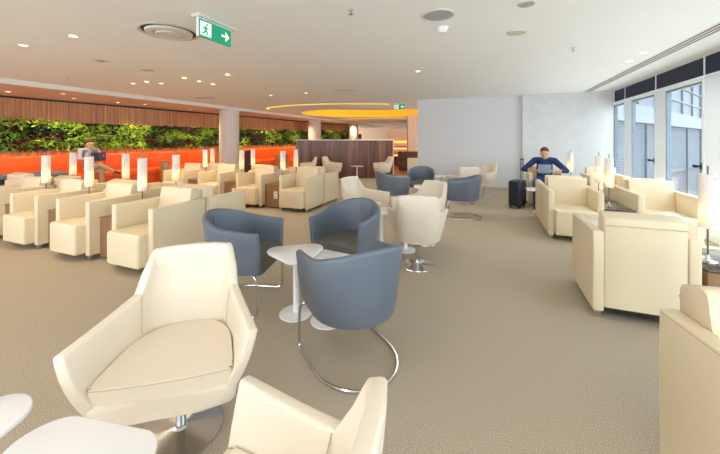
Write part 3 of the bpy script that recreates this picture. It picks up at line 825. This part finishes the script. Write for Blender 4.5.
def person(root, J, mats, pitch, yaw):
    bm = NB()
    cap(bm, J['hip'], J['chest'], .135, .14); cap(bm, J['chest'], J['neck'], .12, .055); cap(bm, J['neck'], J['head'], .052, .05)
    P, rot = head(bm, J['head'], pitch, yaw)
    for s in 'LR':
        cap(bm, J['neck'], J['sh'+s], .06, .055); cap(bm, J['sh'+s], J['el'+s], .05, .038); cap(bm, J['el'+s], J['wr'+s], .038, .026)
        hd = Vector(J['ht'+s])-Vector(J['wr'+s]); hand(bm, J['wr'+s], hd, J['th'+s], J['pn'+s])
        cap(bm, J['hp'+s], J['kn'+s], .082, .056); cap(bm, J['kn'+s], J['an'+s], .052, .034); cap(bm, J['an'+s], J['to'+s], .036, .028)
    body = obj('body', solid(bm), M['skin'], root, angle=180)
    bm = NB()
    cap(bm, J['hip'], J['chest'], .15, .157); cap(bm, J['chest'], Vector(J['neck'])-Vector((0, 0, .03)), .14, .078)
    for s in 'LR':
        cap(bm, Vector(J['neck'])-Vector((0, 0, .03)), J['sh'+s], .075, .07); cap(bm, J['sh'+s], J['el'+s], .066, .056)
        e, w = Vector(J['el'+s]), Vector(J['wr'+s]); cap(bm, e, e.lerp(w, .3), .056, .048)
    obj('shirt', solid(bm, .012, 3), mats[0], root, angle=180)
    bm = NB(); cap(bm, Vector(J['hip'])-Vector((0, 0, .01)), Vector(J['hip'])+Vector((0, 0, .06)), .152, .148)
    for s in 'LR':
        cap(bm, J['hp'+s], J['kn'+s], .097, .07); k, a = Vector(J['kn'+s]), Vector(J['an'+s]); cap(bm, k, k.lerp(a, .93), .068, .05)
    obj('trousers', solid(bm, .012, 3), mats[1], root, angle=180)
    for s in 'LR':
        bm = NB(); a, to = Vector(J['an'+s]), Vector(J['to'+s]); d = (to-a).normalized()
        cap(bm, a-d*.03, a+Vector((0, 0, .01)), .04, .042); cap(bm, a, to, .042, .036); cap(bm, to, to+d*.03, .036, .03)
        obj('shoe', solid(bm, .01, 2), M['shoe'], root, angle=180)
    bm = NB(); ell(bm, P(0, .028, .052), (.082, .096, .083), rot); ell(bm, P(0, .055, .0), (.076, .07, .07), rot); ell(bm, P(0, -.035, .104), (.062, .05, .028), rot)
    h = solid(bm, .008, 2)
    for v in h.verts:
        v.co += Vector((noise.noise(v.co*60), noise.noise(v.co*60+Vector((5, 0, 0))), noise.noise(v.co*60+Vector((0, 7, 0)))))*.006
    # cut away what would cover the face
    inv = rot.inverted(); c = Vector(J['head'])
    dele = [f for f in h.faces if (lambda q: q.y < -.045 and q.z < .07)(inv @ (f.calc_center_median()-c))]
    bmesh.ops.delete(h, geom=dele, context='FACES')
    obj('hair', h, M['hair'], root, angle=180)
    bm = NB()
    for s in (-1, 1): ell(bm, P(s*.032, -.078, .006), (.012, .008, .006), rot)
    obj('eye', bm, M['dark'], root, angle=180)
    return body

root = thing('person', 'person in navy shirt and jeans reading a grey tablet in armchair by window', 'person', (1.12, 7.96, 0), R(-8))
J = dict(hip=(0, .0, .56), chest=(0, .03, .84), neck=(0, .005, 1.0), head=(0, -.055, 1.105),
         shL=(.185, .02, .955), shR=(-.185, .02, .955), elL=(.395, -.06, .755), elR=(-.395, -.06, .755),
         wrL=(.165, -.21, .745), wrR=(-.165, -.21, .745), htL=(.08, -.25, .76), htR=(-.08, -.25, .76), thL=-1, thR=1, pnL=(0, -.3, .95), pnR=(0, -.3, .95),
         hpL=(.09, -.05, .52), hpR=(-.09, -.05, .52), knL=(.13, -.50, .52), knR=(-.15, -.50, .52), anL=(.13, -.52, .09), anR=(-.15, -.52, .09), toL=(.14, -.64, .045), toR=(-.16, -.64, .045))
person(root, J, (M['navy'], M['jeans']), R(16), 0)
tb = thing('tablet', 'grey tablet held upright by the man in navy', 'tablet', Vector((1.12, 7.96, 0))+Matrix.Rotation(R(-8), 3, 'Z') @ Vector((0, -.30, .79)), R(-8))
bm = NB(); box(bm, -.12, .12, -.006, .006, -.09, .10, .004, 2, Matrix.Rotation(R(-22), 4, 'X')); obj('casing', bm, M['tablet'], tb)
bm = NB(); box(bm, -.11, .11, .006, .0075, -.08, .09, 0, 1, Matrix.Rotation(R(-22), 4, 'X')); obj('screen', bm, M['dark'], tb, smooth=False)

# reading man on the orange banquette
pm = G(1.62, .55); rzm = face(.85, -.5)
root = thing('person', 'person in grey shirt and khaki trousers reading a magazine, legs crossed, on orange banquette', 'person', (pm.x, pm.y, 0), rzm)
J = dict(hip=(0, .0, .59), chest=(0, .05, .93), neck=(0, .03, 1.15), head=(0.0, -.02, 1.28),
         shL=(.19, .03, 1.10), shR=(-.19, .03, 1.10), elL=(.27, -.12, .86), elR=(-.27, -.12, .86),
         wrL=(.22, -.36, .88), wrR=(-.16, -.36, .88), htL=(.20, -.42, .92), htR=(-.14, -.42, .92), thL=-1, thR=1, pnL=(-.9, -.3, .3), pnR=(.9, -.3, .3),
         hpL=(.09, -.05, .56), hpR=(-.09, -.05, .56), knL=(.10, -.50, .53), knR=(.06, -.48, .70), anL=(.10, -.52, .09), anR=(.34, -.66, .50), toL=(.1, -.64, .045), toR=(.42, -.72, .47))
person(root, J, (M['greyshirt'], M['khaki']), R(15), R(20))
mg = thing('magazine', 'open dark-covered magazine held by the man on the orange banquette', 'magazine', Vector((pm.x, pm.y, 0))+Matrix.Rotation(rzm, 3, 'Z') @ Vector((.03, -.44, .93)), rzm)
bm = NB(); box(bm, -.18, 0, -.004, .004, -.12, .12, .001, 1, Matrix.Rotation(R(14), 4, 'Z')); obj('page', bm, M['page'], mg)
bm = NB(); box(bm, 0, .18, -.004, .004, -.12, .12, .001, 1, Matrix.Rotation(R(-14), 4, 'Z')); obj('page', bm, M['page'], mg)

# suitcase beside the man in navy
sc = thing('suitcase', 'black ribbed rolling suitcase with raised handle before the white wall', 'suitcase', (.56, 7.50, 0), R(-112))
bm = NB(); box(bm, -.19, .19, -.12, .12, .05, .56, .03, 4)
for k in range(7):
    x = -.15+.05*k; box(bm, x-.012, x+.012, -.127, .127, .09, .53, .004, 2)
obj('body', bm, M['case'], sc)
for x in (-.15, .15):
    for y in (-.09, .09):
        bm = NB(); g = bmesh.ops.create_cone(bm, cap_ends=True, segments=20, radius1=.026, radius2=.026, depth=.022)
        bmesh.ops.transform(bm, matrix=Matrix.Translation((x, y, .026)) @ Matrix.Rotation(PI/2, 4, 'X'), verts=g['verts']); box(bm, x-.012, x+.012, y-.016, y+.016, .04, .056)
        obj('wheel', bm, M['dark'], sc)
bm = NB(); tube(bm, [(-.08, .09, .55), (-.08, .09, .99)], .007, 8); tube(bm, [(.08, .09, .55), (.08, .09, .99)], .007, 8); tube(bm, [(-.09, .09, 1.0), (.09, .09, 1.0)], .014, 10); obj('trolley_handle', bm, M['dark'], sc)

# ------------------------------------------------------------------ ceiling fittings
def onceil(px, py, z=CH):
    pass
def disc(name, x, y, r, label, cat, prof, m, group=None, z=CH):
    o = thing(name, label, cat, (x, y, z), 0, group)
    return o
def ringlight(x, y, r, label, on=True, z=CH, real=True):
    t = thing('downlight', label, 'ceiling light', (x, y, z), 0, 'recessed downlights')
    bm = NB(); lathe(bm, [(r, 0), (r, -.004), (r*.75, -.008), (r*.7, -.002)], 28); obj('rim', bm, M['powder'], t)
    bm = NB(); lathe(bm, [(r*.72, -.004), (r*.72, -.006)], 24); obj('lens', bm, M['lens'] if on else M['lensoff'], t, smooth=False)
    return t
def P_(px, py, z=CH):
    f = 325.0; d = f*(z-H)/(139.8-py); v = W((px-360)/f*d, d); return v.x, v.y
f_ = 'small recessed ceiling light '
DL = [(P_(23.3, 45), 'upper left, nearest the left picture edge'), (P_(73.3, 35.7), 'upper left, the brightest, nearest the big round diffuser'),
      (P_(133, 83.3), 'left half, left one of the near trio above the planted wall'), (P_(146.7, 81.7), 'left half, middle one of the near trio'), (P_(161, 83.3), 'left half, right one of the near trio'),
      (P_(184.3, 77.7), 'left half, left of the trio right of centre-left'), (P_(199, 81), 'left half, below the lone one nearer to the exit sign'), (P_(213, 84), 'left half, close above the thick round column'),
      (P_(227.7, 74.3), 'below and right of the near exit sign'), (P_(306, 93), 'above the curved light slot'), (P_(271, 95.5), 'left of the curved light slot'),
      ((1.98, 5.58), 'right, nearer of two beside the slot diffuser'), ((1.98, 6.10), 'right, farther of two beside the slot diffuser'),
      (P_(418, 71), 'centre, before the white wall')]
for (xy, s) in DL: ringlight(xy[0], xy[1], .055, f_+s)
for px, py, s in ((8, 91.5, 'in the lower brown ceiling at the left picture edge'), (63, 93.6, 'in the lower brown ceiling, upper of the left pair'), (74, 98.2, 'in the lower brown ceiling, lower of the left pair'),
                  (118, 102.3, 'in the lower brown ceiling, middle of the strip'), (145, 104.2, 'in the lower brown ceiling, right of the middle'), (190, 109, 'in the lower brown ceiling, next to the round column')):
    x, y = P_(px, py, CH-.1); ringlight(x, y, .06, 'recessed ceiling light '+s, z=CH-.1)

# big round swirl diffuser
t = thing('round_diffuser', 'large round white ceiling diffuser left of the near exit sign', 'air vent', (-3.30, 2.58, CH))
bm = NB(); lathe(bm, [(.31, 0), (.315, -.005), (.29, -.014), (.28, -.01), (.27, -.002)], 64); obj('outer_ring', bm, M['vent'], t)
bm = NB(); lathe(bm, [(.27, -.001), (.268, -.003)], 48); obj('throat', bm, M['ventdark'], t, smooth=False)
bm = NB(); lathe(bm, [(.235, -.004), (.23, -.03), (.17, -.035), (.16, -.02)], 64); obj('middle_ring', bm, M['vent'], t)
bm = NB(); lathe(bm, [(.15, -.008), (.13, -.04), (.03, -.045), (.001, -.045)], 48); obj('centre_cone', bm, M['vent'], t)
def flat(name, x, y, r, lab, cat, mrim, mface, z=CH, dome=0):
    t = thing(name, lab, cat, (x, y, z))
    bm = NB(); lathe(bm, [(r, 0), (r, -.006), (r*.9, -.012), (r*.88, -.006)], 40); obj('rim', bm, mrim, t)
    bm = NB(); lathe(bm, [(r*.89, -.004), (r*.85, -.009-dome*.4), (r*.5, -.012-dome), (.001, -.013-dome)], 40); obj('face', bm, mface, t)
flat('ceiling_speaker', -.45, 3.18, .155, 'grey round ceiling speaker above the detector', 'speaker', M['vent'], M['mesh'])
flat('smoke_detector', -.46, 3.56, .07, 'white domed smoke detector just below the grey ceiling speaker', 'detector', M['powder'], M['powder'], dome=.045)
flat('ceiling_speaker', .31, 3.2, .075, 'small grey round fitting cut by the top picture edge', 'speaker', M['vent'], M['mesh'])
flat('access_disc', .29, 4.02, .105, 'flat cream disc in the ceiling right of the grey speaker', 'vent', M['vent'], mat('cream_disc', (206, 200, 180), .7))
def sprinkler(x, y, lab):
    t = thing('sprinkler', lab, 'sprinkler', (x, y, CH), 0, 'ceiling sprinklers')
    bm = NB(); lathe(bm, [(.035, 0), (.032, -.006), (.012, -.01)], 20); obj('escutcheon', bm, M['vent'], t)
    bm = NB(); cyl(bm, .008, -.045, -.008, 0, 0, 10); lathe(bm, [(.022, -.045), (.022, -.049)], 16); obj('head', bm, M['steel'], t)
sprinkler(1.02, 4.94, 'small sprinkler head in the ceiling at right of centre')
sprinkler(-1.18, 2.75, 'small sprinkler head near the top picture edge left of the speaker')
x, y = P_(68, 77.6); sprinkler(x, y, 'small sprinkler head at the left by the white bulkhead')
x, y = P_(440, 101.5); sprinkler(x, y-.15, 'small sprinkler head close to the top of the white wall')
for px, py, w, s in ((101, 60.7, .17, 'left of the round diffuser'), (148, 70, .24, 'below the round diffuser'), (205, 97.7, .6, 'just before the thick round column'), (346, 90.5, .62, 'above the curved light slot')):
    x, y = P_(px, py); t = thing('flush_vent', 'narrow flush ceiling vent '+s, 'air vent', (x, y, CH), YAW, 'flush ceiling vents')
    bm = NB(); box(bm, -w/2, w/2, -.07, .07, -.005, 0, .002, 1); obj('frame', bm, M['vent'], t)
    for q in (-.035, 0, .035):
        bm = NB(); box(bm, -w/2+.03, w/2-.03, q-.009, q+.009, -.007, -.0045); obj('slot', bm, mat('vent_slot', (150, 135, 115), .7), t, smooth=False)

# exit signs
def exit_sign(loc, rz, L_, Hh, lab, plate=True):
    "front face is local -Y, x along the sign, hanging under a ceiling plate"
    t = thing('exit_sign', lab, 'exit sign', loc, rz, 'green exit signs')
    bm = NB(); box(bm, -L_/2, L_/2, -.012, .012, -Hh-.03, -.03, .002, 1); pn = obj('panel', bm, M['green'], t, smooth=False)
    bm = NB(); box(bm, -L_/2-.004, L_/2+.004, -.0145, .0145, -.034, -.026); box(bm, -L_/2-.006, -L_/2, -.014, .014, -Hh-.03, -.03); obj('edge_frame', bm, M['powder'], t, smooth=False)
    bm = NB(); box(bm, -L_/2-.03, L_/2+.03, -.06, .06, -.026, 0, .004, 1); obj('ceiling_plate', bm, M['vent'], t)
    zc = -.03-Hh/2; s = Hh
    # white door square with a green running figure
    bm = NB(); box(bm, -L_/2+.10*s, -L_/2+.86*s, -.0135, -.012, zc-.39*s, zc+.39*s); obj('pictogram_field', bm, M['signwhite'], pn, smooth=False)
    cx = -L_/2+.5*s; bm = NB(); y = -.0145
    def bar(a, b, w):
        a = Vector((cx+a[0]*s, y, zc+a[1]*s)); b = Vector((cx+b[0]*s, y, zc+b[1]*s)); d = (b-a).normalized(); q = Vector((-d.z, 0, d.x))*w*s/2
        vs = [bm.verts.new(p) for p in (a+q, a-q, b-q, b+q)]; vt = [bm.verts.new(p+Vector((0, .001, 0))) for p in (a+q, a-q, b-q, b+q)]
        bm.faces.new(vs); bm.faces.new(vt[::-1])
        for k in range(4): bm.faces.new((vs[k], vt[k], vt[(k+1) % 4], vs[(k+1) % 4]))
    bar((.0, .14), (-.06, -.08), .13); bar((-.06, -.08), (.08, -.18), .08); bar((.08, -.18), (.02, -.34), .07); bar((-.06, -.08), (-.14, -.24), .08); bar((-.14, -.24), (-.29, -.24), .07)
    bar((.0, .13), (-.14, .1), .06); bar((-.14, .1), (-.2, -.02), .06); bar((.01, .12), (.12, .04), .06); bar((.12, .04), (.22, .08), .05)
    g = bmesh.ops.create_cone(bm, cap_ends=True, segments=16, radius1=.06*s, radius2=.06*s, depth=.001)
    bmesh.ops.transform(bm, matrix=Matrix.Translation((cx+.05*s, y, zc+.25*s)) @ Matrix.Rotation(PI/2, 4, 'X'), verts=g['verts'])
    obj('running_figure', bm, M['green'], pn, smooth=False)
    bm = NB(); cx = L_/2-.5*s
    bar((-.28, 0), (.2, 0), .13); bar((.02, .24), (.27, -.015), .13); bar((.02, -.24), (.27, .015), .13)
    obj('arrow', bm, M['signwhite'], pn, smooth=False)
exit_sign((-2.585, 2.53, CH), PI/2, .42, .175, 'green exit sign with running figure and arrow, near top, hanging from ceiling')
exit_sign((-2.72, 10.4, CH), 0, .36, .175, 'small distant green exit sign before the amber oval recess')

# ------------------------------------------------------------------ outside
bm = NB(); box(bm, XW+.3, 60, -20, 60, -4.2, -4.0); o = struct('ground_outside', bm, M['apron'])
BR = math.atan2(.85, .53)
root = thing('terminal_building', 'pale terminal building with white band and louvres seen through the windows', 'building', (8.95, 25, 0), BR)
# local x runs along the facade, the facade looks to local -y
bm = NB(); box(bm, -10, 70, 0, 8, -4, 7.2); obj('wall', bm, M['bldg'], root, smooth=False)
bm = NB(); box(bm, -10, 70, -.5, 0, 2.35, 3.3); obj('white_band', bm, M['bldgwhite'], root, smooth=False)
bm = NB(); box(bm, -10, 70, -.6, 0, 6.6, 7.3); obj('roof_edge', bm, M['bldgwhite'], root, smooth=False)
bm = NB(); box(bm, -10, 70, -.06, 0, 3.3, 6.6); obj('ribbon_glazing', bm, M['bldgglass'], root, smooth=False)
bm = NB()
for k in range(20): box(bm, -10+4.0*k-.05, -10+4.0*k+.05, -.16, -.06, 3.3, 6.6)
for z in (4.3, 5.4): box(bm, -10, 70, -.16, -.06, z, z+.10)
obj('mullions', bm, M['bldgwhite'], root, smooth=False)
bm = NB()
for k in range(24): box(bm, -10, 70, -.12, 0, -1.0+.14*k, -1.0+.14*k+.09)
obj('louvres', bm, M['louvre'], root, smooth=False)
bm = NB()
for k in range(14): box(bm, -6.5+6.0*k-.08, -6.5+6.0*k+.08, -.2, -.1, -4, 2.35)
obj('piers', bm, M['bldg'], root, smooth=False)

# ------------------------------------------------------------------ light
w = bpy.data.worlds.new('sky'); scn.world = w; w.use_nodes = True
bg = w.node_tree.nodes['Background']; bg.inputs[0].default_value = (.86, .93, 1, 1); bg.inputs[1].default_value = 4.5
sun = bpy.data.lights.new('sun', 'SUN'); sun.energy = 9; sun.angle = R(.6); sun.color = (1, .96, .9)
so = bpy.data.objects.new('sun', sun); COL.objects.link(so)
el, az = R(64), R(12)
dirv = -Vector((math.cos(el)*math.cos(az), math.cos(el)*math.sin(az), math.sin(el)))
so.rotation_euler = dirv.to_track_quat('-Z', 'Y').to_euler()
def spot(x, y, z, e, col=(1, .93, .82), size=.12, ang=150):
    l = bpy.data.lights.new('downlight_or_added_beam', 'SPOT'); l.energy = e; l.color = col; l.shadow_soft_size = size; l.spot_size = R(ang); l.spot_blend = 1
    o = bpy.data.objects.new('downlight_or_added_beam', l); COL.objects.link(o); o.location = (x, y, z); return o
for (xy, s) in DL: spot(xy[0], xy[1], CH-.03, 46 if xy[0] < -2 else 30, (1, .80, .54) if xy[0] < -2 else (1, .95, .88))
# added spots without fittings, brightening the rear, the mid-room and the far zone
for x, y in ((-6, 0), (-3.6, 0), (-1.2, 0.2), (.8, .2), (-6, -2), (-2.5, -2), (.8, -2), (-6.5, 8), (-4, 8), (-1.5, 8), (1, 8.2), (-1.5, 5.6)):
    spot(x, y, CH-.03, 36, (1, .84, .62) if x < -3 else (1, .95, .88))
for x, y in ((-3.5, 11), (-7, 13), (-2, 18), (-6, 19), (-3, 24), (-7, 24), (0, 21), (-.5, 13)):
    spot(x, y, CH-.03, 90, (1, .84, .62))
for k in range(11):
    p = G(-3+2.0*k, .9); spot(p.x, p.y, CH-.14, 170, (1, .76, .48), .08, 140)
    
# ------------------------------------------------------------------ camera
cd = bpy.data.cameras.new('camera'); cam = bpy.data.objects.new('camera', cd); COL.objects.link(cam)
cam.location = (0, 0, H); cam.rotation_euler = (R(90), 0, YAW)
cd.sensor_width = 36; cd.lens = 325/720*36; cd.shift_y = -(227-139.8)/720; cd.clip_start = .05; cd.clip_end = 200
scn.camera = cam
vs = scn.view_settings; vs.view_transform = 'Standard'; vs.look = 'None'; vs.gamma = 1; vs.use_curve_mapping = False; vs.exposure = 0.12
scn.cycles.use_denoising = True
scn.cycles.max_bounces = 8
scn.cycles.diffuse_bounces = 5
scn.cycles.sample_clamp_indirect = 4
